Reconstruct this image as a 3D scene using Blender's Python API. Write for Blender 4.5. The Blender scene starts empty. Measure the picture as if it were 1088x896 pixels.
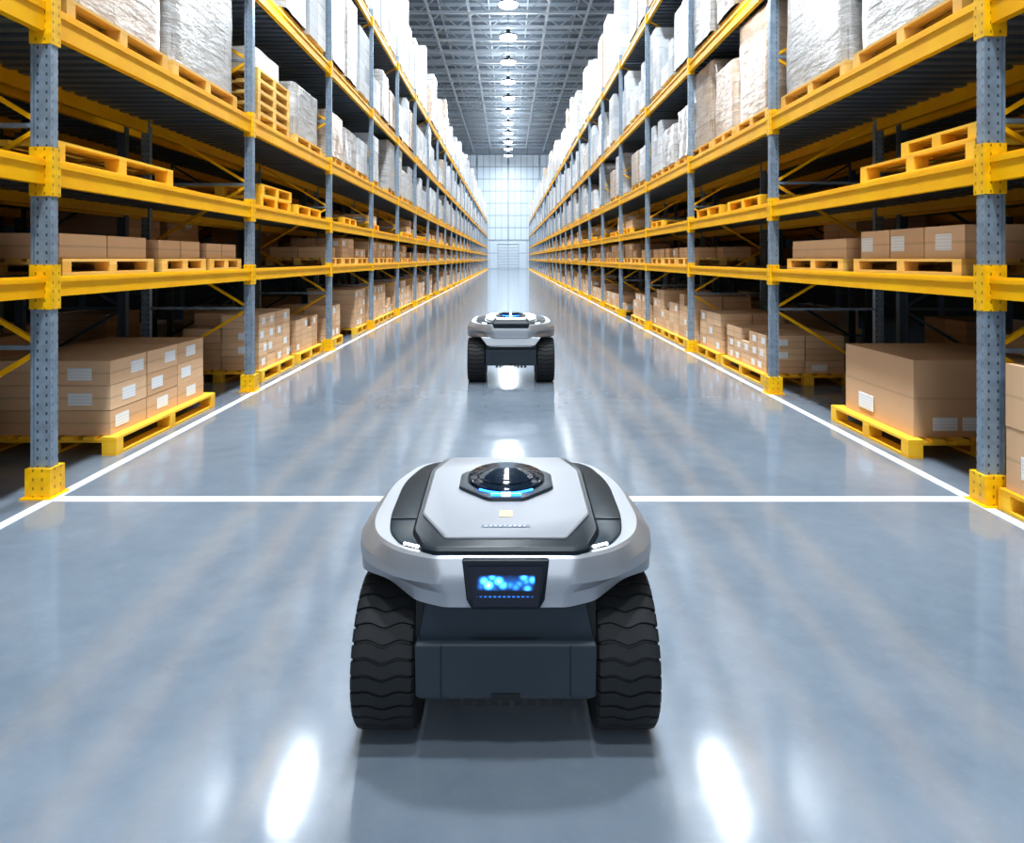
import bpy, math, random
from mathutils import Vector
random.seed(7)
S = bpy.context.scene
C = S.collection
F = 720.0
H = 1.6

# ------------------------------------------------------------------ materials
def mat(name, col, rough=0.5, metal=0.0, emit=None, estr=0.0, coat=0.0, spec=0.5):
    m = bpy.data.materials.new(name); m.use_nodes = True
    b = m.node_tree.nodes["Principled BSDF"]
    b.inputs["Base Color"].default_value = (*col, 1)
    b.inputs["Roughness"].default_value = rough
    b.inputs["Metallic"].default_value = metal
    b.inputs["Specular IOR Level"].default_value = spec
    b.inputs["Coat Weight"].default_value = coat
    b.inputs["Coat Roughness"].default_value = 0.08
    if emit:
        b.inputs["Emission Color"].default_value = (*emit, 1)
        b.inputs["Emission Strength"].default_value = estr
    return m

class NT:
    def __init__(s, m):
        s.t = m.node_tree; s.b = s.t.nodes["Principled BSDF"]
    def n(s, typ, **kw):
        x = s.t.nodes.new(typ)
        for k, v in kw.items(): setattr(x, k, v)
        return x
    def l(s, a, b): s.t.links.new(a, b)
    def math(s, op, a, b=None):
        x = s.n("ShaderNodeMath", operation=op)
        for i, v in enumerate((a, b)):
            if v is None: continue
            if isinstance(v, (int, float)): x.inputs[i].default_value = v
            else: s.l(v, x.inputs[i])
        return x.outputs[0]
    def mix(s, f, a, b, blend='MIX'):
        x = s.n("ShaderNodeMix", data_type='RGBA', blend_type=blend)
        for sock, v in ((x.inputs[0], f), (x.inputs[6], a), (x.inputs[7], b)):
            if isinstance(v, (int, float)): sock.default_value = v
            elif isinstance(v, tuple): sock.default_value = (*v, 1)
            else: s.l(v, sock)
        return x.outputs[2]
    def noise(s, scale, detail=4, vec=None, rough=0.5):
        x = s.n("ShaderNodeTexNoise"); x.inputs["Scale"].default_value = scale
        x.inputs["Detail"].default_value = detail; x.inputs["Roughness"].default_value = rough
        if vec is not None: s.l(vec, x.inputs["Vector"])
        return x.outputs["Fac"]
    def ramp(s, f, a, b, c0=(0,0,0), c1=(1,1,1)):
        x = s.n("ShaderNodeValToRGB"); e = x.color_ramp.elements
        e[0].position = a; e[1].position = b; e[0].color = (*c0,1); e[1].color = (*c1,1)
        s.l(f, x.inputs[0]); return x.outputs[0]
    def obj(s): return s.n("ShaderNodeTexCoord").outputs["Object"]
    def uvs(s):
        x = s.n("ShaderNodeSeparateXYZ"); s.l(s.n("ShaderNodeTexCoord").outputs["UV"], x.inputs[0])
        return x.outputs[0], x.outputs[1]
    def rnd(s): return s.n("ShaderNodeAttribute", attribute_name="rnd").outputs["Fac"]
    def bump(s, h, st, d=0.01):
        x = s.n("ShaderNodeBump"); x.inputs["Strength"].default_value = st
        x.inputs["Distance"].default_value = d
        s.l(h, x.inputs["Height"]); s.l(x.outputs[0], s.b.inputs["Normal"])

# floor
m_floor = mat("polished_concrete", (0.2, 0.25, 0.3), 0.2, spec=1.0)
t = NT(m_floor); o = t.obj()
n1 = t.noise(0.6, 6, o, 0.6); n2 = t.noise(5, 5, o, 0.65); n3 = t.noise(40, 4, o, 0.7)
c = t.mix(t.ramp(n1, 0.3, 0.7), (0.122, 0.155, 0.196), (0.186, 0.223, 0.268))
c = t.mix(t.math('MULTIPLY', t.ramp(n2, 0.35, 0.7), 0.22), c, (0.27, 0.305, 0.35))
c = t.mix(t.math('MULTIPLY', t.ramp(n3, 0.6, 0.8), 0.12), c, (0.34, 0.37, 0.40))
t.l(c, t.b.inputs["Base Color"])
r = t.math('ADD', t.math('MULTIPLY', n2, 0.09), 0.065)
t.l(r, t.b.inputs["Roughness"])
t.bump(t.noise(1.2, 2, o), 0.03, 0.02)

m_line = mat("white_floor_paint", (0.78, 0.82, 0.85), 0.3)

def holes_mat(name, col, rough, metal, hole=(0.02,0.025,0.03)):
    m = mat(name, col, rough, metal); t = NT(m)
    u, v = t.uvs()
    fu = t.math('ABSOLUTE', t.math('SUBTRACT', t.math('ABSOLUTE', u), 0.030))
    fv = t.math('ABSOLUTE', t.math('SUBTRACT', t.math('FRACT', t.math('MULTIPLY', v, 1/0.06)), 0.5))
    fv = t.math('MULTIPLY', fv, 0.06)
    a = t.math('LESS_THAN', fu, 0.006); b_ = t.math('LESS_THAN', fv, 0.010)
    h = t.math('MULTIPLY', a, b_)
    ns = t.noise(14, 4, t.obj())
    cc = t.mix(t.ramp(ns, 0.35, 0.75), tuple(x*0.8 for x in col), tuple(min(1, x*1.15) for x in col))
    t.l(t.mix(h, cc, hole), t.b.inputs["Base Color"])
    return m
m_post = holes_mat("blue_grey_steel", (0.27, 0.35, 0.44), 0.4, 0.3, (0.05,0.07,0.09))
m_yel_h = holes_mat("yellow_perforated_steel", (1.0, 0.52, 0.0), 0.4, 0.0, (0.35,0.18,0.0))
m_yel = mat("yellow_paint", (0.92, 0.53, 0.012), 0.38, spec=.3)
t = NT(m_yel)
t.l(t.mix(t.ramp(t.noise(3, 5, t.obj()), 0.35, 0.75), (0.95, 0.45, 0.0), (1.0, 0.56, 0.0)), t.b.inputs["Base Color"])
m_deck = mat("galvanised_deck", (0.17, 0.21, 0.26), 0.45, 0.5)
m_dark = mat("dark_steel", (0.035, 0.045, 0.06), 0.5, 0.3)
m_post_shaded = mat("blue_grey_steel_shaded", (0.09, 0.125, 0.17), 0.45, 0.3)  # post steel darkened: shade of the deeper rows put into the colour

def carton(name, a, b):
    m = mat(name, a, 0.7); t = NT(m); u, v = t.uvs()
    c = t.mix(t.rnd(), a, b)
    c = t.mix(t.math('MULTIPLY', t.noise(6, 5, t.obj()), 0.25), c, tuple(x*0.7 for x in a))
    tape = t.math('LESS_THAN', t.math('ABSOLUTE', v), 0.010)
    c = t.mix(t.math('MULTIPLY', tape, 0.25), c, tuple(x*0.45 for x in a))
    t.l(c, t.b.inputs["Base Color"])
    return m
m_box = carton("cardboard", (0.70, 0.43, 0.24), (0.88, 0.60, 0.37))
m_label = mat("white_paper_label", (0.8, 0.82, 0.84), 0.5)
t = NT(m_label); u, v = t.uvs()
bars = t.math('GREATER_THAN', t.math('FRACT', t.math('MULTIPLY', v, 40)), 0.72)
t.l(t.mix(t.math('MULTIPLY', bars, 0.2), (0.9, 0.92, 0.94), (0.2, 0.2, 0.22)), t.b.inputs["Base Color"])
m_wood = mat("pallet_wood", (0.6, 0.38, 0.16), 0.65)
t = NT(m_wood); t.l(t.mix(t.rnd(), (0.70, 0.42, 0.09), (0.88, 0.58, 0.17)), t.b.inputs["Base Color"])
m_ywood = mat("yellow_pallet_wood", (0.85, 0.5, 0.05), 0.55)
t = NT(m_ywood); t.l(t.mix(t.rnd(), (0.87, 0.45, 0.01), (1.0, 0.60, 0.035)), t.b.inputs["Base Color"])

# stretch film
def film(name, a, b, amt):
    m = mat(name, a, 0.28, coat=0.4); t = NT(m); o = t.obj()
    br = t.n("ShaderNodeTexBrick"); br.inputs["Scale"].default_value = 1.0
    br.inputs["Brick Width"].default_value = 0.42; br.inputs["Row Height"].default_value = 0.33
    br.inputs["Mortar Size"].default_value = 0.008
    t.l(t.n("ShaderNodeTexCoord").outputs["UV"], br.inputs["Vector"])
    br.inputs["Color1"].default_value = (*a, 1); br.inputs["Color2"].default_value = (*[x*0.9 for x in a], 1)
    br.inputs["Mortar"].default_value = (*[x*0.55 for x in a], 1)
    mp = t.n("ShaderNodeMapping"); mp.inputs["Scale"].default_value = (1, 1, 4); mp.inputs["Rotation"].default_value = (0.3, 0.25, 0)
    t.l(o, mp.inputs[0])
    ns = t.noise(3.0, 7, mp.outputs[0], 0.65)
    f = t.ramp(ns, 0.42, 0.62)
    c = t.mix(t.math('MULTIPLY', f, amt), br.outputs["Color"], b)
    tint = t.mix(t.rnd(), (0.78,0.78,0.78), (1,1,1))
    c = t.mix(1.0, c, tint, 'MULTIPLY')
    t.l(c, t.b.inputs["Base Color"])
    t.bump(ns, 0.8, 0.03)
    return m
m_film = film("stretch_wrap_white", (0.56, 0.54, 0.52), (0.78, 0.80, 0.83), 0.65)
m_filmb = film("stretch_wrap_over_cartons", (0.60, 0.45, 0.33), (0.74, 0.68, 0.62), 0.45)
m_white = mat("white_cartons", (0.75, 0.77, 0.8), 0.5)
t = NT(m_white); u, v = t.uvs()
tp = t.math('LESS_THAN', t.math('ABSOLUTE', v), 0.015)
cw = t.mix(t.rnd(), (0.44, 0.47, 0.51), (0.76, 0.78, 0.80))
t.l(t.mix(t.math('MULTIPLY', tp, .4), cw, (0.4, 0.4, 0.4)), t.b.inputs["Base Color"])

m_ceil = mat("ceiling_metal", (0.23, 0.28, 0.34), 0.6, 0.1)
m_truss = mat("truss_steel", (0.64, 0.70, 0.76), 0.5, 0.2)
m_wall = mat("wall_panel", (0.62, 0.70, 0.78), 0.6)
t = NT(m_wall); br = t.n("ShaderNodeTexBrick"); br.offset = 0
br.inputs["Scale"].default_value = 1; br.inputs["Brick Width"].default_value = 3; br.inputs["Row Height"].default_value = 2.5
br.inputs["Mortar Size"].default_value = 0.08
br.inputs["Color1"].default_value = (0.70,0.79,0.88,1); br.inputs["Color2"].default_value = (0.64,0.74,0.84,1); br.inputs["Mortar"].default_value = (0.42,0.50,0.58,1)
t.l(t.n("ShaderNodeTexCoord").outputs["UV"], br.inputs["Vector"]); t.l(br.outputs["Color"], t.b.inputs["Base Color"])
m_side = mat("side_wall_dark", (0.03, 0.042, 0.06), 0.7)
m_win = mat("daylight_panel", (0.42, 0.5, 0.58), 0.4, emit=(0.74, 0.87, 1.0), estr=0.34)
m_mull = mat("window_mullion", (0.38, 0.47, 0.56), 0.5)
m_lamp = mat("lamp_glass", (1, 1, 1), 0.4, emit=(0.9, 0.96, 1.0), estr=30)

# ------------------------------------------------------------------ mesh builder
class MB:
    def __init__(s): s.v=[]; s.f=[]; s.m=[]; s.uv=[]; s.r=[]
    def quad(s, pts, m, uv, r=0.5):
        b = len(s.v); s.v += pts; s.f.append(tuple(range(b, b+len(pts)))); s.m.append(m); s.uv += uv; s.r.append(r)
    def box(s, x0, x1, y0, y1, z0, z1, m=0, r=None, rot=0.0):
        if x0 > x1: x0, x1 = x1, x0
        if r is None: r = random.random()
        P = [(x0,y0,z0),(x1,y0,z0),(x1,y1,z0),(x0,y1,z0),(x0,y0,z1),(x1,y0,z1),(x1,y1,z1),(x0,y1,z1)]
        if rot:
            cx, cy = (x0+x1)/2, (y0+y1)/2; ca, sa = math.cos(rot), math.sin(rot)
            P = [(cx+(x-cx)*ca-(y-cy)*sa, cy+(x-cx)*sa+(y-cy)*ca, z) for x,y,z in P]
        a, b_, c = (x1-x0)/2, (y1-y0)/2, (z1-z0)/2
        base = len(s.v); s.v += P
        for idx, (p, q) in (((0,1,5,4),(a,c)),((1,2,6,5),(b_,c)),((2,3,7,6),(a,c)),((3,0,4,7),(b_,c)),((4,5,6,7),(a,b_)),((3,2,1,0),(a,b_))):
            s.f.append(tuple(base+i for i in idx)); s.m.append(m); s.r.append(r)
            s.uv += [(-p,-q),(p,-q),(p,q),(-p,q)]
    def bar(s, p0, p1, w, m=0):
        p0, p1 = Vector(p0), Vector(p1); d = (p1-p0).normalized()
        up = Vector((0,0,1)) if abs(d.z) < 0.9 else Vector((1,0,0))
        a = d.cross(up).normalized()*w/2; b = d.cross(a).normalized()*w/2
        c0 = [p0+a+b, p0-a+b, p0-a-b, p0+a-b]; c1 = [q+(p1-p0) for q in c0]
        base = len(s.v); s.v += [tuple(q) for q in c0+c1]
        for f in ((0,1,5,4),(1,2,6,5),(2,3,7,6),(3,0,4,7),(3,2,1,0),(4,5,6,7)):
            s.f.append(tuple(base+i for i in f)); s.m.append(m); s.r.append(0.5); s.uv += [(0,0)]*4
    def loft(s, rings, m, cap0=True, cap1=True, mcap=None):
        n = len(rings[0]); base = len(s.v)
        for R in rings: s.v += R
        for k in range(len(rings)-1):
            for i in range(n):
                j = (i+1) % n
                s.f.append((base+k*n+i, base+k*n+j, base+(k+1)*n+j, base+(k+1)*n+i)); s.m.append(m); s.r.append(.5); s.uv += [(0,0)]*4
        if cap0: s.f.append(tuple(base+i for i in reversed(range(n)))); s.m.append(m); s.r.append(.5); s.uv += [(0,0)]*n
        if cap1:
            k = base+(len(rings)-1)*n
            s.f.append(tuple(k+i for i in range(n))); s.m.append(m if mcap is None else mcap); s.r.append(.5); s.uv += [(0,0)]*n
    def build(s, name, mats, parent=None, smooth=None, bevel=None, origin=True):
        me = bpy.data.meshes.new(name)
        v = s.v; off = Vector((0,0,0))
        if origin and parent is None and v:
            xs=[p[0] for p in v]; ys=[p[1] for p in v]; zs=[p[2] for p in v]
            off = Vector(((min(xs)+max(xs))/2, (min(ys)+max(ys))/2, min(zs)))
            v = [(p[0]-off.x, p[1]-off.y, p[2]-off.z) for p in v]
        me.from_pydata(v, [], s.f)
        me.polygons.foreach_set("material_index", s.m)
        uvl = me.uv_layers.new(name="UVMap")
        uvl.data.foreach_set("uv", [c for p in s.uv for c in p])
        at = me.attributes.new("rnd", 'FLOAT', 'FACE'); at.data.foreach_set("value", s.r)
        for m in mats: me.materials.append(m)
        if smooth is not None:
            me.polygons.foreach_set("use_smooth", [True]*len(me.polygons))
            me.set_sharp_from_angle(angle=math.radians(smooth))
        me.update()
        ob = bpy.data.objects.new(name, me); C.objects.link(ob); ob.location = off
        if parent: ob.parent = parent
        if bevel:
            b = ob.modifiers.new("bevel", 'BEVEL'); b.width = bevel; b.segments = 2; b.limit_method = 'ANGLE'; b.angle_limit = math.radians(30)
        return ob

# ------------------------------------------------------------------ room shell
YN, YF, XW, CH = -12, 108, 10, 20
b = MB(); b.box(-XW, XW, YN, YF, -0.2, 0, 0); b.build("floor", [m_floor], origin=False)
b = MB(); b.box(-XW-.3, XW+.3, YF, YF+0.3, -0.2, CH+.2, 0); b.build("wall_back", [m_wall])
b = MB(); b.box(-XW-.3, -XW, YN, YF, -0.2, CH+.2, 0); b.build("wall_left", [m_side])
b = MB(); b.box(XW, XW+.3, YN, YF, -0.2, CH+.2, 0); b.build("wall_right", [m_side])
b = MB(); b.box(-XW-.3, -4.2, YN-.3, YN, -0.2, CH+.2, 0); b.box(4.2, XW+.3, YN-.3, YN, -0.2, CH+.2, 0); b.build("wall_front_light_block", [m_side])  # unseen wall halves, added to keep world light from leaking behind the racks
b = MB(); b.box(-XW-.3, XW+.3, YN, YF, CH, CH+.2, 0)
for i in range(20):
    x = -XW + 0.4 + i*1.0
    b.box(x, x+0.2, YN, YF, CH-0.05, CH, 0)
b.build("ceiling", [m_ceil])
for i, x in enumerate((-7.5, -2.5, 2.5, 7.5)):
    b = MB(); b.box(x-2.4, x+2.4, YF-0.06, YF-0.001, 4.6, 18.2, 0)
    for k in range(0, 6): b.box(x-2.4+k*0.96-0.04, x-2.4+k*0.96+0.04, YF-0.1, YF-0.06, 4.6, 18.2, 1)
    for k in range(8): b.box(x-2.45, x+2.45, YF-0.1, YF-0.06, 4.55+k*1.94, 4.68+k*1.94, 1)
    b.build("window_%d" % (i+1), [m_win, m_mull])
b = MB(); b.box(-1.6, 1.6, YF-0.08, YF-0.001, 0, 3.8, 0)
for k in range(8): b.box(-1.6, 1.6, YF-0.11, YF-0.08, 0.45*k+0.05, 0.45*k+0.4, 0)
for x in (-1.7, 1.6): b.box(x, x+.1, YF-0.15, YF-.001, 0, 3.9, 1)
b.box(-1.7, 1.7, YF-0.15, YF-.001, 3.9, 4.0, 1)
b.build("door_1", [m_wall, m_mull])

# trusses
b = MB()
y = -10.0
while y < YF-1:
    zt, zb = CH-0.25, CH-1.3
    b.box(-XW, XW, y-0.08, y+0.08, zt-0.08, zt+0.08, 0); b.box(-XW, XW, y-0.10, y+0.10, zb-0.09, zb+0.09, 0)
    x = -XW; k = 0
    while x < XW-0.5:
        b.bar((x, y, zb if k % 2 else zt), (x+1.25, y, zt if k % 2 else zb), 0.09); x += 1.25; k += 1
    b.box(-XW, XW, y+1.45, y+1.55, CH-.3, CH-.08, 0)
    y += 3
for x in (-8,-5,-1.4,1.4,5,8):
    b.box(x-0.05, x+0.05, YN, YF, CH-0.2, CH-0.08, 0)
for x in (-5.5,-2.72,2.72,5.5):
    b.box(x-0.08, x+0.08, YN, YF, CH-1.39, CH-1.24, 0)
b.build("ceiling_trusses", [m_truss])

# floor markings
b = MB(); z = 0.004
b.box(-3.07, -3.0, YN, 104, 0, z); b.box(3.04, 3.11, YN, 104, 0, z); b.box(-3.0, 3.04, 4.46, 4.55, 0, z)
b.build("floor_marking_lines", [m_line])

# ------------------------------------------------------------------ lights
def area(name, loc, size, power, parent, col=(0.87,0.945,1.0), rot=(0,0,0), size_y=None):
    L = bpy.data.lights.new(name, 'AREA'); L.energy = power; L.color = col; L.size = size
    if size_y: L.shape = 'RECTANGLE'; L.size_y = size_y
    ob = bpy.data.objects.new(name, L); C.objects.link(ob); ob.location = loc; ob.rotation_euler = rot; ob.parent = parent
    return ob
fx = MB(); LH = 17.0
ypos = [-7 + 6*i for i in range(19)]
for y in ypos:
    n = 20
    ring = lambda r, z: [(r*math.cos(2*math.pi*i/n), y+r*math.sin(2*math.pi*i/n), z) for i in range(n)]
    fx.loft([ring(0.58, LH), ring(0.52, LH+.14), ring(0.14, LH+.3), ring(0.12, LH+.5)], 0, cap0=False)
    fx.loft([ring(0.56, LH-.10), ring(0.56, LH+.02)], 1)
    fx.box(-.02, .02, y-.02, y+.02, LH+.5, CH-1.395, 0)
fxo = fx.build("high_bay_lights", [m_dark, m_lamp], origin=False)
for y in ypos:
    area("lamp_emitter", (0, y, LH-0.12), 1.1, 1400, fxo)
    area("added_ceiling_fill", (0, y, LH+0.52), .3, 190, fxo, rot=(math.pi,0,0))  # added upward fill that brightens the ceiling, not part of the lamps
for x in (-2.72, 2.72):
    p = MB(); y0 = 8.6; h = 5.15
    p.box(x-.12, x+.12, y0-.6, y0+.6, h, h+.08, 0)
    p.box(x-.10, x+.10, y0-.58, y0+.58, h-.012, h, 1)
    for yy in (y0-.4, y0+.4): p.box(x-.006, x+.006, yy-.006, yy+.006, h+.08, CH-1.395, 0)
    po = p.build("pendant_strip_light", [m_dark, m_lamp], origin=False)
    area("lamp_emitter", (x, y0, h-.03), .18, 18, po, size_y=1.14)

W = bpy.data.worlds.new("World"); S.world = W; W.use_nodes = True
W.node_tree.nodes["Background"].inputs[0].default_value = (0.84, 0.92, 1.0, 1)
W.node_tree.nodes["Background"].inputs[1].default_value = 2.7

# ------------------------------------------------------------------ racks
BAY = 3.63; NB = 27
LV = [1.48, 2.27, 3.32, 5.0, 7.1]
BT = [0.14, 0.17, 0.20, 0.18, 0.18]
DEP = 1.25
def X(side, d): return (-3.13 if side < 0 else 3.15) + side*d
def Y0(side): return 4.58 if side < 0 else 4.43
def rack(side, row):
    b = MB(); d0 = row*(DEP+0.28)
    TOP = 7.3
    for k in range(-1, NB+1):
        y = Y0(side) + k*BAY
        near = k < 6
        for d, fr in ((d0, 1), (d0+DEP, 0)):
            x = X(side, d)
            hw = (0.068 if k < 1 else .05) if fr else 0.05
            dp = .03 if k < 2 else .022
            b.box(x-hw, x+hw, y-dp, y+dp, 0.0, TOP, 0)
            if k < 3 and fr:
                for sx in (-1, 1):
                    b.box(x+sx*hw, x+sx*(hw-0.018), y-dp-0.015, y-dp, 0.0, TOP, 0)
            if fr and row == 0:
                b.box(x-0.085, x+0.085, y-0.075, y+0.075, 0, 0.2, 2)
                b.box(x-0.105, x+0.105, y-0.1, y+0.1, 0, 0.012, 1)
            else: b.box(x-0.08, x+0.08, y-0.08, y+0.08, 0, 0.01, 0)
            if fr and row == 0:
                for L, T in zip(LV, BT):
                    e = .08 if k < 1 else (.05 if k < 3 else .02)
                    b.box(x-hw-0.006, x+hw+0.006, y-dp-0.02, y+dp+.02, L-T-e, L+e, 2)
        xa, xb = X(side, d0), X(side, d0+DEP); zz = 0.25; q = 0
        while zz < TOP-0.7:
            b.bar((xa if q%2 else xb, y, zz), (xb if q%2 else xa, y, zz+0.75), 0.03, 1 if row == 0 else 0)
            if q % 2: b.bar((xa, y, zz), (xb, y, zz), 0.03, 0)
            zz += 0.75; q += 1
        if k == NB: break
        for L, T in zip(LV, BT):
            for d in (d0, d0+DEP):
                x = X(side, d)
                b.box(x-0.03, x+0.03, y+0.03, y+BAY-0.03, L-T, L, 1)
                b.box(x-0.04, x+0.04, y+0.03, y+BAY-0.03, L-T*0.28, L-T*0.08, 1)
            xa, xb = X(side, d0+0.04), X(side, d0+DEP-0.04)
            b.box(xa, xb, y+0.03, y+BAY-0.03, L-0.035, L-0.005, 3)
            if near:
                nr = 18
                for i in range(nr):
                    yy = y+0.06+i*(BAY-0.12)/nr
                    b.box(xa, xb, yy, yy+0.09, L-0.075, L-0.035, 3)
            else:
                for i in range(6):
                    yy = y+0.06+i*(BAY-0.12)/6
                    b.box(xa, xb, yy, yy+0.2, L-0.075, L-0.035, 3)
    return b.build("pallet_rack", [m_post if row == 0 else m_post_shaded, m_yel, m_yel_h, m_deck], origin=False)
for side in (-1, 1):
    for row in (0, 1, 2):
        rack(side, row)

# ------------------------------------------------------------------ goods
def pallet(b, side, d0, y0, z, D=1.05, L=1.2, m=0, hh=0.14):
    t_ = 0.022
    for i in range(7):
        w = 0.1 if i not in (0, 6) else 0.13
        dd = d0 + (D-w)*i/6
        b.box(X(side, dd), X(side, dd+w), y0, y0+L, z+hh-t_, z+hh, m)
    for yy in (y0, y0+L/2-.05, y0+L-.1):
        b.box(X(side, d0), X(side, d0+D), yy, yy+.1, z+hh-2*t_, z+hh-t_, m)
        for dd in (d0, d0+D/2-.06, d0+D-.12):
            b.box(X(side, dd), X(side, dd+.12), yy, yy+.1, z+t_, z+hh-2*t_, m)
    for dd in (d0, d0+D/2-.06, d0+D-.12):
        b.box(X(side, dd), X(side, dd+.12), y0, y0+L, z, z+t_, m)

def cartons(b, side, d0, d1, y0, y1, z, nd, ny, nz, h, lab=0.5, miss=0.0, m=0, ml=1):
    g = 0.006; dw = (d1-d0)/nd; yw = (y1-y0)/ny
    for k in range(nz):
        for i in range(nd):
            for j in range(ny):
                if k == nz-1 and random.random() < miss: continue
                a0, a1 = d0+i*dw+g+random.random()*.006, d0+(i+1)*dw-g
                c0, c1 = y0+j*yw+g, y0+(j+1)*yw-g-random.random()*.008
                z0, z1 = z+k*h, z+(k+1)*h-0.004
                b.box(X(side,a0), X(side,a1), c0, c1, z0, z1, m)
                lw = min(0.2, yw*0.4); lh = min(0.14, h*0.5)
                if i == 0 and random.random() < lab:
                    q = c0+(c1-c0)*random.choice((.12,.3,.55)); zz = z0+h*.25
                    b.box(X(side,a0-.003), X(side,a0), q, q+lw, zz, zz+lh, ml)
                if j == 0 and random.random() < lab*.6:
                    lw2 = min(.2, dw*.4); q = a0+(a1-a0)*.15; zz = z0+h*.2
                    b.box(X(side,q), X(side,q+lw2), c0-.003, c0, zz, zz+lh, ml)

def wrapped(b, side, d0, d1, y0, y1, z, h, m=0, detail=True):
    if not detail:
        b.box(X(side,d0), X(side,d1), y0, y1, z, z+h, m); return
    import mathutils.noise as mn
    lv = [0, .02, .1, .25, .4, .55, .7, .85, .95, .985, 1.0]
    xs = sorted((X(side,d0), X(side,d1))); cx=(xs[0]+xs[1])/2; cy=(y0+y1)/2; ax=(xs[1]-xs[0])/2; ay=(y1-y0)/2
    seedv = random.random()*50; r_=random.random()
    base = len(b.v); N = 64
    for li, t_ in enumerate(lv):
        sc = 1.0 if t_ < .99 else .97
        zz = z+h*t_
        for i in range(N):
            a = 2*math.pi*(i+.5)/N; ca, sa = math.cos(a), math.sin(a)
            q = 1/max(abs(ca), abs(sa)); px, py = ca*q, sa*q
            l = (abs(px)**30+abs(py)**30)**(1/30)
            px, py = px/l, py/l
            dsp = 1+0.03*mn.noise(Vector((px*2+seedv, py*2, zz*2.2)))-0.012
            b.v.append((cx+px*ax*sc*dsp, cy+py*ay*sc*dsp, zz+(0.02*mn.noise(Vector((px*3,py*3,seedv))) if t_ > .99 else 0)))
    per = [2*(ax+ay)*2*i/N for i in range(N+1)]
    for li in range(len(lv)-1):
        for i in range(N):
            j=(i+1)%N
            b.f.append((base+li*N+i, base+li*N+j, base+(li+1)*N+j, base+(li+1)*N+i)); b.m.append(m); b.r.append(r_)
            z0,z1=h*lv[li],h*lv[li+1]
            b.uv += [(per[i],z0),(per[i+1],z0),(per[i+1],z1),(per[i],z1)]
    k = base+(len(lv)-1)*N
    b.f.append(tuple(k+i for i in range(N))); b.m.append(m); b.r.append(r_); b.uv += [(b.v[k+i][0], b.v[k+i][1]) for i in range(N)]

def P1(side, *a, **kw):
    m = kw.pop("mat", m_wood); b = MB(); pallet(b, side, *a, **kw); b.build("wooden_pallet", [m])
def K1(side, *a, labels=(), **kw):
    b = MB(); cartons(b, side, *a, **kw)
    for L in labels: b.box(*L, 1)
    b.build("cardboard_box_stack", [m_box, m_label], bevel=0.005)
def W1(side, d0, d1, y0, y1, z, h, mm=None):
    b = MB(); wrapped(b, side, d0, d1, y0, y1, z, h); b.build("shrink_wrapped_load", [mm or m_film], smooth=50)

L1, L2, L3, L4, L5 = LV
s = -1
P1(s, 0.05, 5.5, 0, D=1.15, L=1.85, mat=m_ywood, hh=.15)
K1(s, 0.12, 1.15, 5.55, 7.25, .15, 1, 3, 3, .205, lab=1.0)
P1(s, 1.6, 5.3, 0, mat=m_ywood, L=1.6); K1(s, 1.65, 2.6, 5.35, 6.8, .14, 2, 2, 3, .24, lab=.1)
P1(s, 0.05, 8.75, 0, D=1.15, L=1.35, mat=m_ywood, hh=.15); K1(s, 0.1, 1.1, 8.8, 10.05, .15, 2, 4, 4, .18, lab=.6, miss=.2)
P1(s, 0.05, 10.3, 0, D=1.15, L=1.3, mat=m_ywood, hh=.15); K1(s, 0.1, 1.1, 10.35, 11.5, .15, 2, 4, 3, .17, lab=.6, miss=.2)
P1(s, 0.05, 2.2, 0, D=1.1, L=1.3, mat=m_ywood)
K1(s, 0.1, 1.1, 2.25, 3.45, .14, 2, 2, 3, .26)
for (a, q, n, hh) in ((1.3,1.2,3,.2),(2.75,1.4,3,.2),(4.85,1.25,2,.17),(6.25,.9,2,.16),(7.25,.85,2,.15)):
    P1(s, 0.06, a, L1, L=q, hh=.12); K1(s, 0.1, 1.0, a+.03, a+q-.03, L1+.12, 2, n, 1, hh+.02, lab=.15)
P1(s, 0.02, 4.72, L2, D=1.1, L=1.65, mat=m_ywood, hh=.16); P1(s, 0.1, 3.0, L2, D=1.0, L=1.2, mat=m_ywood)
P1(s, 0.05, 8.7, L2, D=1.1, L=1.2, mat=m_ywood, hh=.15); P1(s, 0.05, 8.75, L2+.15, D=1.1, L=1.2, mat=m_ywood, hh=.15)
P1(s, 0.05, 10.2, L2, D=1.1, L=1.3, mat=m_ywood, hh=.15)
for a, q, h_, mm in ((2.9,1.5,1.35,m_film),(4.85,1.45,1.3,m_filmb),(6.4,1.5,1.4,m_film)):
    P1(s, 0.03, a, L3, D=1.15, L=q, hh=.16); W1(s, 0.05, 1.15, a+.03, a+q-.03, L3+.16, h_, mm)
for i in range(5): P1(s, 0.03, 8.55, L3+.14*i, D=1.15, L=1.25)
W1(s, .1, 1.1, 8.65, 9.6, L3+.7, .3, m_film)
P1(s, 0.03, 10.1, L3, D=1.15, L=1.4); W1(s, 0.06, 1.1, 10.13, 11.4, L3+.14, .8, m_film)
s = 1
P1(s, 0.05, 5.42, 0, D=1.25, L=1.3, mat=m_ywood, hh=.15)
K1(s, 0.13, 1.25, 5.5, 6.62, .15, 1, 1, 1, .63, lab=0, labels=[(X(1,.3), X(1,.5), 5.503, 5.507, .20, .31), (X(1,.54), X(1,.68), 5.503, 5.507, .20, .31), (X(1,.132), X(1,.138), 6.1, 6.35, .22, .36)])
P1(s, -0.02, 2.8, 0, D=1.1, L=1.53, mat=m_ywood); K1(s, 0.0, 1.0, 2.83, 4.31, .14, 2, 2, 2, .4, lab=1)
P1(s, 1.7, 5.6, 0, mat=m_ywood, L=1.5); K1(s, 1.75, 2.6, 5.65, 7.0, .14, 2, 2, 3, .24, lab=.1)
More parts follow.
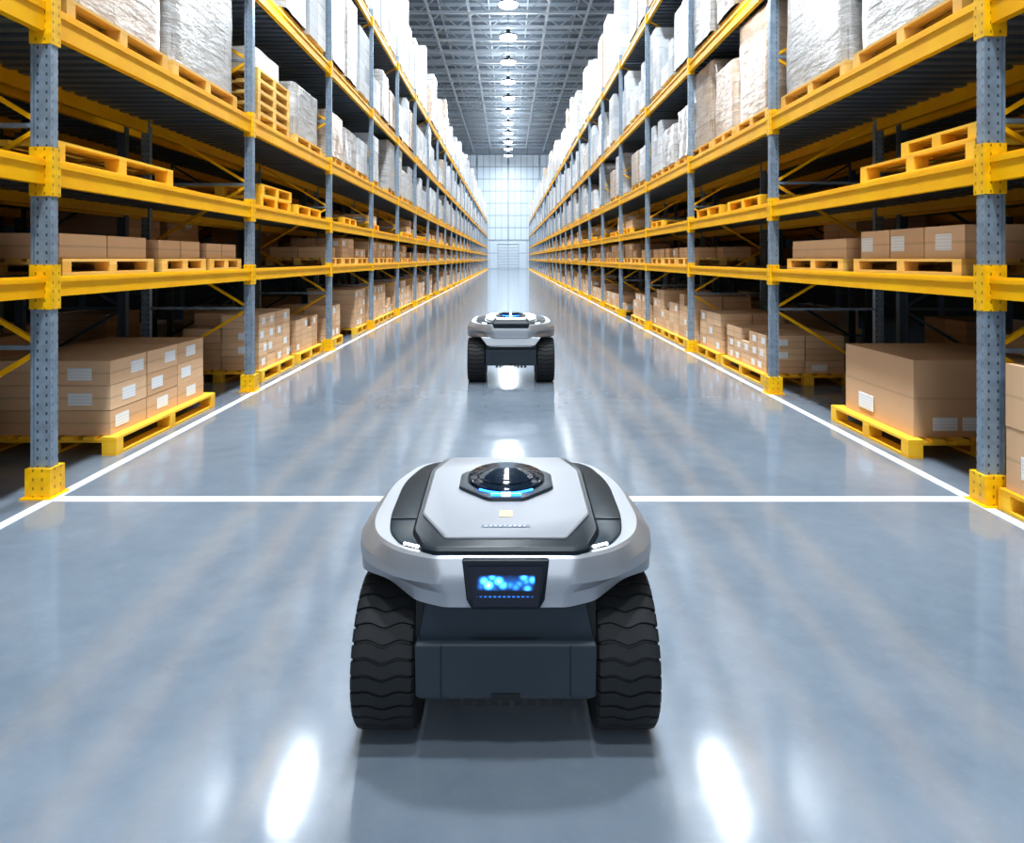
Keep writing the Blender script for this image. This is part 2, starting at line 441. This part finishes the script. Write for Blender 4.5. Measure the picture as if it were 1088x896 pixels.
P1(s, 0.05, 8.5, 0, D=1.15, L=1.7, mat=m_ywood, hh=.15); K1(s, 0.1, 1.1, 8.55, 10.1, .15, 2, 5, 3, .16, lab=.7, miss=.15)
P1(s, 0.05, 10.35, 0, D=1.15, L=1.2, mat=m_ywood, hh=.15); K1(s, 0.1, 1.1, 10.4, 11.5, .15, 2, 3, 3, .2, lab=.5, miss=.15)
for (a, q, n, hh) in ((1.3,1.2,2,.2),(2.8,1.3,3,.2),(4.8,1.5,3,.25),(6.5,1.3,1,.2)):
    P1(s, 0.06, a, L1, L=q, hh=.12)
    K1(s, 0.1, 1.05, a+.03, a+q-.03, L1+.12, 2, n, 1, hh, lab=1.0 if a > 4 and a < 6 else .2)
P1(s, 0.02, 4.6, L2, D=1.1, L=1.5, mat=m_ywood, hh=.15); P1(s, 0.05, 4.62, L2+.15, D=1.1, L=.9, mat=m_ywood, hh=.12)
P1(s, 0.1, 3.0, L2, D=1.0, L=1.2, mat=m_ywood)
P1(s, 0.05, 8.6, L2, D=1.1, L=1.3, mat=m_ywood, hh=.15); P1(s, 0.05, 10.2, L2, D=1.1, L=1.3, mat=m_ywood, hh=.15)
for a, q, h_, mm in ((2.7,1.5,1.3,m_film),(4.75,1.5,1.2,m_film),(6.4,1.5,1.4,m_film)):
    P1(s, 0.03, a, L3, D=1.15, L=q, hh=.16); W1(s, 0.05, 1.15, a+.03, a+q-.03, L3+.16, h_, mm)
for a, q, h_ in ((8.3,1.15,1.35),(9.55,1.0,1.0),(10.65,1.2,1.3)):
    P1(s, 0.03, a, L3, D=1.15, L=q, hh=.14); W1(s, 0.05, 1.12, a+.03, a+q-.03, L3+.14, h_, m_filmb)

pal = MB(); goods = MB(); wr = MB()
for side in (-1, 1):
    for k in range(-1, NB):
        yb = Y0(side)+k*BAY
        hand = k < 2
        det = k < 7
        slots = [yb+.12+i*1.15 for i in range(3)]
        for li, L in enumerate([0]+LV):
            if hand and li <= 3: continue
            if li <= 2:
                for a in slots:
                    if random.random() < (.1 if li != 2 else .3): continue
                    q = 1.08
                    m_ = 1 if li in (0, 2) else 0
                    if det: pallet(pal, side, .05, a, L, D=1.1, L=q, m=m_)
                    else: pal.box(X(side,.05), X(side,1.15), a, a+q, L+.03, L+.14, m_); pal.box(X(side,.05), X(side,1.15), a+.45, a+.55, L, L+.03, m_)
                    if li == 0:
                        nz = random.choice((2,3,4)); cartons(goods, side, .09, 1.1, a+.03, a+q-.03, L+.14, 2, 3, nz, .2, lab=.4, miss=.2)
                    elif li == 1:
                        cartons(goods, side, .09, 1.1, a+.03, a+q-.03, L+.14, 2, random.choice((2,3)), random.choice((1,1,2)), .19, lab=.4, miss=.1)
                    elif random.random() < .5:
                        cartons(goods, side, .09, 1.1, a+.03, a+q-.03, L+.14, 1, 2, random.choice((1,2)), .22, lab=.3, miss=.3)
            else:
                for a in slots:
                    if random.random() < .07: continue
                    q = random.uniform(.95, 1.1)
                    hmax = {3:1.35, 4:1.75, 5:2.5}[li]
                    h_ = random.uniform(.5, 1)*hmax
                    if det: pallet(pal, side, .05, a, L, D=1.1, L=q, m=0)
                    else: pal.box(X(side,.05), X(side,1.15), a, a+q, L, L+.14, 0)
                    mm = random.choice((0,0,0,1,1,2)) if li == 3 else random.choice((0,2,0,2,2,2,1,1))
                    fr = .0 if li == 3 else -.04
                    if mm == 2:
                        cartons(wr, side, fr+.03, 1.12, a+.03, a+q-.03, L+.14, 2, random.choice((2,3)), max(1,int(h_/.35)), .35, lab=0, miss=.35, m=2, ml=2)
                    else: wrapped(wr, side, fr+.03, 1.12, a+.02, a+q-.02, L+.14, h_, mm, detail=k < 8)
        for row in (1, 2):
            d0 = row*(DEP+.28)
            for li, L in enumerate([0]+LV[:3]):
                for a in slots:
                    if k < 2 and row == 1 and li == 0: continue
                    if random.random() < .4: continue
                    pal.box(X(side,d0+.08), X(side,d0+1.15), a, a+1.05, L+.03, L+.13, 0)
                    pal.box(X(side,d0+.08), X(side,d0+1.15), a+.4, a+.5, L, L+.03, 0)
                    hh = random.choice((1,2,3)) if li != 2 else 1
                    cartons(goods, side, d0+.12, d0+1.1, a+.03, a+1.0, L+.13, 1, 2, hh, .2, lab=.1)
pal.build("wooden_pallets", [m_wood, m_ywood], origin=False)
goods.build("cardboard_cartons", [m_box, m_label], origin=False)
wr.build("shrink_wrapped_pallet_loads", [m_film, m_filmb, m_white], origin=False)

# ------------------------------------------------------------------ robot
m_shell = mat("robot_silver_paint", (0.34, 0.355, 0.385), 0.30, 0.5, coat=0.3)
m_panel = mat("robot_light_grey_panel", (0.215, 0.225, 0.248), 0.45, 0.0, spec=.2)
m_glass = mat("robot_dark_satin_panel", (0.008, 0.021, 0.032), 0.28, 0.0, spec=0.3)
m_gloss = mat("robot_satin_black", (0.005, 0.010, 0.016), 0.36, 0.0, spec=0.2)
m_lens = mat("robot_sensor_lens", (0.004, 0.010, 0.020), 0.05, 0.0, spec=0.3)
m_slate = mat("robot_slate_plastic", (0.021, 0.032, 0.044), 0.45, spec=.3)
m_blk = mat("robot_black_plastic", (0.006, 0.008, 0.010), 0.4, spec=.3)
m_rub = mat("tyre_rubber", (0.009, 0.011, 0.013), 0.6, spec=.3)
m_led = mat("white_led", (1,1,1), .3, emit=(0.75,0.9,1.0), estr=6)
m_blue = mat("blue_led", (0.05,0.3,1), .3, emit=(0.012,0.17,1.0), estr=6)
m_or = mat("orange_sticker", (0.75,0.34,0.10), .5)
m_scr = mat("display_screen", (0.003,0.006,0.018), .15, spec=.3)
t = NT(m_scr); u, v = t.uvs()
cx = t.n("ShaderNodeCombineXYZ"); t.l(t.math('MULTIPLY', u, 34), cx.inputs[0]); t.l(t.math('MULTIPLY', v, 34), cx.inputs[1])
vo = t.n("ShaderNodeTexVoronoi"); vo.inputs["Scale"].default_value = 1.0; t.l(cx.outputs[0], vo.inputs["Vector"])
sp = t.math('POWER', t.math('MAXIMUM', t.math('SUBTRACT', 1.0, t.math('MULTIPLY', vo.outputs["Distance"], 1.25)), 0.0), 3.0)
row = t.math('MAXIMUM', t.math('SUBTRACT', 1.0, t.math('MULTIPLY', t.math('ABSOLUTE', t.math('SUBTRACT', v, 0.010)), 42.0)), 0.0)
side_ = t.math('MAXIMUM', t.math('SUBTRACT', 1.0, t.math('POWER', t.math('MULTIPLY', t.math('ABSOLUTE', u), 11.0), 4.0)), 0.0)
row = t.math('MULTIPLY', row, side_)
en = t.math('MULTIPLY', sp, row)
# thin lower text line
ln = t.math('LESS_THAN', t.math('ABSOLUTE', t.math('ADD', v, 0.030)), 0.0022)
ln = t.math('MULTIPLY', t.math('MULTIPLY', ln, side_), t.math('GREATER_THAN', t.math('FRACT', t.math('MULTIPLY', u, 70)), .4))
t.b.inputs["Emission Color"].default_value = (0.03, 0.25, 1.0, 1)
t.l(t.math('ADD', t.math('ADD', t.math('MULTIPLY', en, 75.0), t.math('MULTIPLY', row, 0.7)), t.math('MULTIPLY', ln, 1.2)), t.b.inputs["Emission Strength"])

def outline(pts, seg=5):
    full = [(x,y,r) for x,y,r in pts] + [(-x,y,r) for x,y,r in reversed(pts)]
    n = len(full); out = []
    for i in range(n):
        p = Vector(full[i][:2]); a = Vector(full[i-1][:2]); c = Vector(full[(i+1)%n][:2]); r = full[i][2]
        da, dc = (a-p), (c-p); r = min(r, da.length*.48, dc.length*.48)
        p0, p2 = p+da.normalized()*r, p+dc.normalized()*r
        for k in range(seg+1):
            t_ = k/seg; q = p0*(1-t_)**2 + p*2*t_*(1-t_) + p2*t_*t_
            out.append((q.x, q.y))
    return out
SL = 0.045
def ring(pts, z, tilt=0.0): return [(x, y, z+tilt*(y+.5)) for x, y in outline(pts)]
def rsc(pts, k, dy=0): return [(x*k, (y+.05)*k-.05+dy, r) for x,y,r in pts]

def make_robot(loc, scale, src=None):
    E = bpy.data.objects.new("warehouse_robot", None); C.objects.link(E)
    E.location = loc; E.scale = (scale,)*3
    if src:
        for ch in src.children:
            if ch.name in ("display", "display_bezel", "lid_markings"): continue
            o2 = ch.copy(); C.objects.link(o2); o2.parent = E
        b = MB()
        b.loft([[(-.225,-.475,.425),(.225,-.475,.425),(.225,-.38,.425),(-.225,-.38,.425)],[(-.27,-.49,.445),(.27,-.49,.445),(.27,-.38,.445),(-.27,-.38,.445)],
                [(-.34,-.480,.535),(.34,-.480,.535),(.34,-.455,.535),(-.34,-.455,.535)]],0)
        b.build("apron", [m_shell], E, bevel=.006)
        b = MB(); b.loft([[(-.19,-.515,.64),(.19,-.515,.64),(.19,-.36,.64),(-.19,-.36,.64)],[(-.21,-.515,.69),(.21,-.515,.69),(.21,-.34,.71),(-.21,-.34,.71)],
                [(-.17,-.47,.735),(.17,-.47,.735),(.17,-.34,.745),(-.17,-.34,.745)]],0)
        b.build("rear_latch", [m_gloss], E, bevel=.006)
        return E
    A  = [(.17,-.455,.03),(.25,-.425,.03),(.36,-.275,.05),(.465,-.215,.05),(.46,.15,.08),(.38,.33,.08),(.28,.39,.05)]
    B  = [(.19,-.495,.02),(.28,-.455,.03),(.395,-.305,.04),(.505,-.235,.05),(.495,.12,.10),(.41,.34,.10),(.30,.41,.06)]
    Cc = [(.215,-.505,.03),(.34,-.465,.05),(.465,-.355,.06),(.512,-.22,.08),(.492,.12,.10),(.40,.34,.10),(.29,.405,.06)]
    D  = [(.23,-.487,.03),(.345,-.44,.05),(.435,-.345,.06),(.47,-.215,.08),(.455,.12,.10),(.375,.325,.10),(.28,.385,.06)]
    G  = [(.24,-.455,.02),(.335,-.415,.03),(.385,-.33,.04),(.405,-.20,.08),(.405,.12,.10),(.35,.30,.08),(.28,.355,.05)]
    b = MB(); b.loft([ring(A,.505), ring(B,.527), ring(rsc(B,1.005),.570), ring(Cc,.602,.02), ring(rsc(Cc,.995),.635,.04), ring(D,.672,SL), ring(rsc(D,.98),.680,SL)], 0)
    b.build("body_shell", [m_shell], E, smooth=20)
    b = MB(); b.loft([ring(G,.66,SL), ring(G,.683,SL), ring(rsc(G,.985),.687,SL)], 0)
    b.build("dark_deck_panels", [m_glass], E, smooth=35)
    b = MB()
    for sx in (-1,1):
        b.bar((sx*.395,-.235,.6885+SL*.27),(sx*.31,-.235,.6885+SL*.27),.004,0)
    b.build("deck_seams", [m_blk], E)
    Lp = [(.22,-.475,.015),(.262,-.455,.015),(.305,-.345,.02),(.31,.20,.03),(.265,.35,.03)]
    b = MB(); b.loft([ring(Lp,.655,SL), ring(rsc(Lp,1.01),.672,SL), ring(rsc(Lp,1.01),.692,SL), ring(rsc(Lp,.985),.700,SL)], 0)
    b.build("lid", [m_gloss], E, smooth=35)
    Pn = [(.195,-.415,.01),(.288,-.235,.015),(.290,.18,.02),(.235,.335,.02)]
    b = MB(); b.loft([ring(Pn,.695,SL), ring(Pn,.705,SL), ring(rsc(Pn,.985),.709,SL)], 0)
    b.build("lid_panel", [m_panel], E, smooth=35)
    ZT = .709
    zt = lambda y: ZT+SL*(y+.5)
    b = MB()
    def flat(x0,x1,y0,y1,m,e=.0015):
        b.quad([(x0,y0,zt(y0)+e),(x1,y0,zt(y0)+e),(x1,y1,zt(y1)+e),(x0,y1,zt(y1)+e)], m, [(0,0)]*4)
    flat(-.022,.022,-.27,-.22,0); flat(-.08,.08,-.352,-.335,1)
    for i in range(9): flat(-.07+i*.016,-.062+i*.016,-.346,-.342,2,.003)
    b.build("lid_markings", [m_or, m_slate, m_blue], E)
    cyp = .04; n = 48
    def oct_(r, z, p=5.0):
        out=[]
        for i in range(n):
            a = 2*math.pi*(i+.5)/n; ca,sa=math.cos(a),math.sin(a)
            q = 1/max(abs(ca),abs(sa),(abs(ca)+abs(sa))/1.38)
            out.append((r*ca*q, cyp+r*1.0*sa*q, z+SL*(cyp+.5)+SL*r*sa*q))
        return out
    def circ(r, z):
        return [(r*math.cos(2*math.pi*(i+.5)/n), cyp+r*math.sin(2*math.pi*(i+.5)/n), z+SL*(cyp+.5)+SL*r*math.sin(2*math.pi*(i+.5)/n)) for i in range(n)]
    b = MB(); b.loft([oct_(.168,.705), oct_(.178,.712), oct_(.175,.721), oct_(.155,.727)], 0)
    b.build("sensor_base", [m_slate], E, smooth=35)
    b = MB(); b.loft([circ(.135,.725), circ(.148,.731), circ(.146,.737), circ(.140,.741)], 0)
    b.loft([circ(.112,.7405), circ(.110,.746), circ(.106,.748)], 0)
    b.build("sensor_dome", [m_lens], E, smooth=35)
    b = MB(); zb_ = .7275+SL*(cyp+.5)
    arc = [(-math.pi/2)+a_*math.radians(40) for a_ in [i/10 for i in range(-10, 11)]]
    for a0, a1 in zip(arc[:-1], arc[1:]):
        p0 = (.152*math.cos(a0), cyp+.152*math.sin(a0), zb_+SL*.152*math.sin(a0)); p1 = (.152*math.cos(a1), cyp+.152*math.sin(a1), zb_+SL*.152*math.sin(a1))
        b.bar(p0, p1, .008, 0)
    zz=.7275+SL*.39
    b.bar((-.055,cyp-.162,zz-.001),(.055,cyp-.162,zz-.001),.010,0); b.bar((-.016,cyp-.163,zz+.001),(.016,cyp-.163,zz+.001),.010,1)
    b.build("sensor_light_bar", [m_blue, m_led], E)
    b = MB()
    for sx in (-1,1):
        b.bar((sx*.275,-.437,.686+SL*.06),(sx*.325,-.413,.686+SL*.08),.007,0)
    b.build("marker_lights", [m_led], E)
    b = MB()
    def prism(fr, y_back, m):
        base=len(b.v); b.v += [p for p in fr] + [(p[0],y_back,p[2]) for p in fr]
        nn=len(fr)
        zs=[p[2] for p in fr]; cz=(min(zs)+max(zs))/2
        b.f.append(tuple(base+i for i in range(nn))); b.m.append(m); b.r.append(.5); b.uv += [(p[0],p[2]-cz) for p in fr]
        for i in range(nn):
            j=(i+1)%nn; b.f.append((base+j,base+i,base+nn+i,base+nn+j)); b.m.append(m); b.r.append(.5); b.uv += [(1,1)]*4
    prism([(-.102,-.512,.526),(.102,-.512,.526),(.119,-.519,.56),(.134,-.503,.675),(-.134,-.503,.675),(-.119,-.519,.56)], -.42, 0)
    b.build("display_bezel", [m_gloss], E, bevel=.004)
    b = MB(); prism([(-.098,-.520,.542),(.098,-.520,.542),(.115,-.512,.660),(-.115,-.512,.660)], -.44, 0)
    b.build("display", [m_scr], E)
    b = MB()
    b.loft([[(-.25,-.40,.215),(.25,-.40,.215),(.25,.40,.215),(-.25,.40,.215)],[(-.275,-.42,.3),(.275,-.42,.3),(.275,.41,.3),(-.275,.41,.3)],
            [(-.275,-.43,.41),(.275,-.43,.41),(.275,.39,.41),(-.275,.39,.41)],[(-.255,-.445,.52),(.255,-.445,.52),(.255,.37,.52),(-.255,.37,.52)]],0)
    b.build("chassis", [m_slate], E, bevel=.008)
    b = MB()
    b.loft([[(-.265,-.445,.212),(.265,-.445,.212),(.265,-.38,.212),(-.265,-.38,.212)],[(-.283,-.454,.225),(.283,-.454,.225),(.283,-.38,.225),(-.283,-.38,.225)],
            [(-.286,-.458,.388),(.286,-.458,.388),(.286,-.38,.388),(-.286,-.38,.388)],[(-.280,-.445,.396),(.280,-.445,.396),(.280,-.38,.396),(-.280,-.38,.396)]],0)
    b.build("front_bumper", [m_slate], E, bevel=.004)
    b = MB()
    b.box(-.205,-.202,-.4605,-.40,.225,.388,0); b.box(.202,.205,-.4605,-.40,.225,.388,0)
    b.box(-.045,.045,-.458,-.40,.216,.236,0)
    for i in range(9): x=-.16+i*.04; b.box(x-.013,x+.013,-.44,-.36,.188,.214,0)
    for sx in (-1,1):
        b.box(sx*.22, sx*.40, -.25,-.15,.2,.3,0); b.box(sx*.22, sx*.40, .19,.29,.17,.25,0)
        b.box(sx*.24, sx*.43, -.20, .30, .503,.53,0)
        b.box(sx*.262, sx*.288, -.41,-.10,.39,.52,0)
    b.box(-.24,.24,.35,.39,.2,.3,0)
    b.build("underbody_details", [m_blk], E)
    def wheel(name, x0, x1, yc, R):
        b = MB(); n = 72; side = 1 if x1 > 0 else -1
        xm, hw = (x0+x1)/2, abs(x1-x0)/2
        prof = [(-1,.55),(-1,.86),(-.96,.93),(-.85,.965),(-.4,.97),(.4,.97),(.85,.965),(.96,.93),(1,.86),(1,.55)]
        rings=[]
        for u_, r_ in prof:
            rings.append([(xm+u_*hw, yc+R*r_*math.cos(2*math.pi*i/n), R+R*r_*math.sin(2*math.pi*i/n)) for i in range(n)])
        b.loft(rings, 0)
        nl = 32; us=[-1.0,-.92,-.75,-.6,-.45,-.3,-.15,0,.15,.3,.45,.6,.75,.92,1.0]
        for k in range(nl):
            a0 = 2*math.pi*k/nl; secs=[]
            for u_ in us:
                wob = .022*math.cos(u_*math.pi*2.0) - .04*abs(u_)
                rr = R*(1.0 if abs(u_)<.85 else (.985 if abs(u_)<.95 else .945)); ri = R*(.955 if abs(u_)<.95 else .87)
                wd = .084
                secs.append([(xm+u_*hw*1.015, yc+q*math.cos(a0+wob+w_), R+q*math.sin(a0+wob+w_)) for q,w_ in ((ri,-wd),(rr,-wd*.88),(rr,wd*.88),(ri,wd))])
            b.loft(secs, 0)
        def hr(x,r): return [(x, yc+r*math.cos(2*math.pi*i/36), R+r*math.sin(2*math.pi*i/36)) for i in range(36)]
        xo = x1
        b.loft([hr(xo-side*.03,R*.58), hr(xo-side*.005,R*.55), hr(xo-side*.01,R*.45), hr(xo-side*.035,R*.40), hr(xo-side*.035,R*.2), hr(xo+side*.005,R*.17), hr(xo+side*.008,R*.1)], 1)
        for k in range(6):
            a = 2*math.pi*k/6
            b.bar((xo-side*.012, yc+R*.17*math.cos(a), R+R*.17*math.sin(a)), (xo-side*.012, yc+R*.5*math.cos(a), R+R*.5*math.sin(a)), .03, 1)
        b.build(name, [m_rub, m_slate], E, smooth=30)
    for sx, nm in ((-1,"left"),(1,"right")):
        wheel("wheel_front_"+nm, sx*.292, sx*.492, -.20, .25)
        wheel("wheel_rear_"+nm, sx*.292, sx*.465, .255, .20)
    return E
R1 = make_robot((-0.008, 2.58, 0), 1.0)
R2 = make_robot((0.035, 9.12, 0), 1.13, src=R1)

# ------------------------------------------------------------------ camera
cam = bpy.data.cameras.new("camera"); co = bpy.data.objects.new("camera", cam); C.objects.link(co)
co.location = (0, 0, H); co.rotation_euler = (math.radians(90), 0, 0)
cam.sensor_width = 36; cam.lens = F/1088*36
cam.shift_x = 4/1088; cam.shift_y = -173/1088
cam.clip_end = 300; cam.clip_start = 0.05
S.camera = co
S.view_settings.view_transform = 'Standard'
S.view_settings.look = 'None'
S.view_settings.exposure = 0.08
S.view_settings.gamma = 0.93
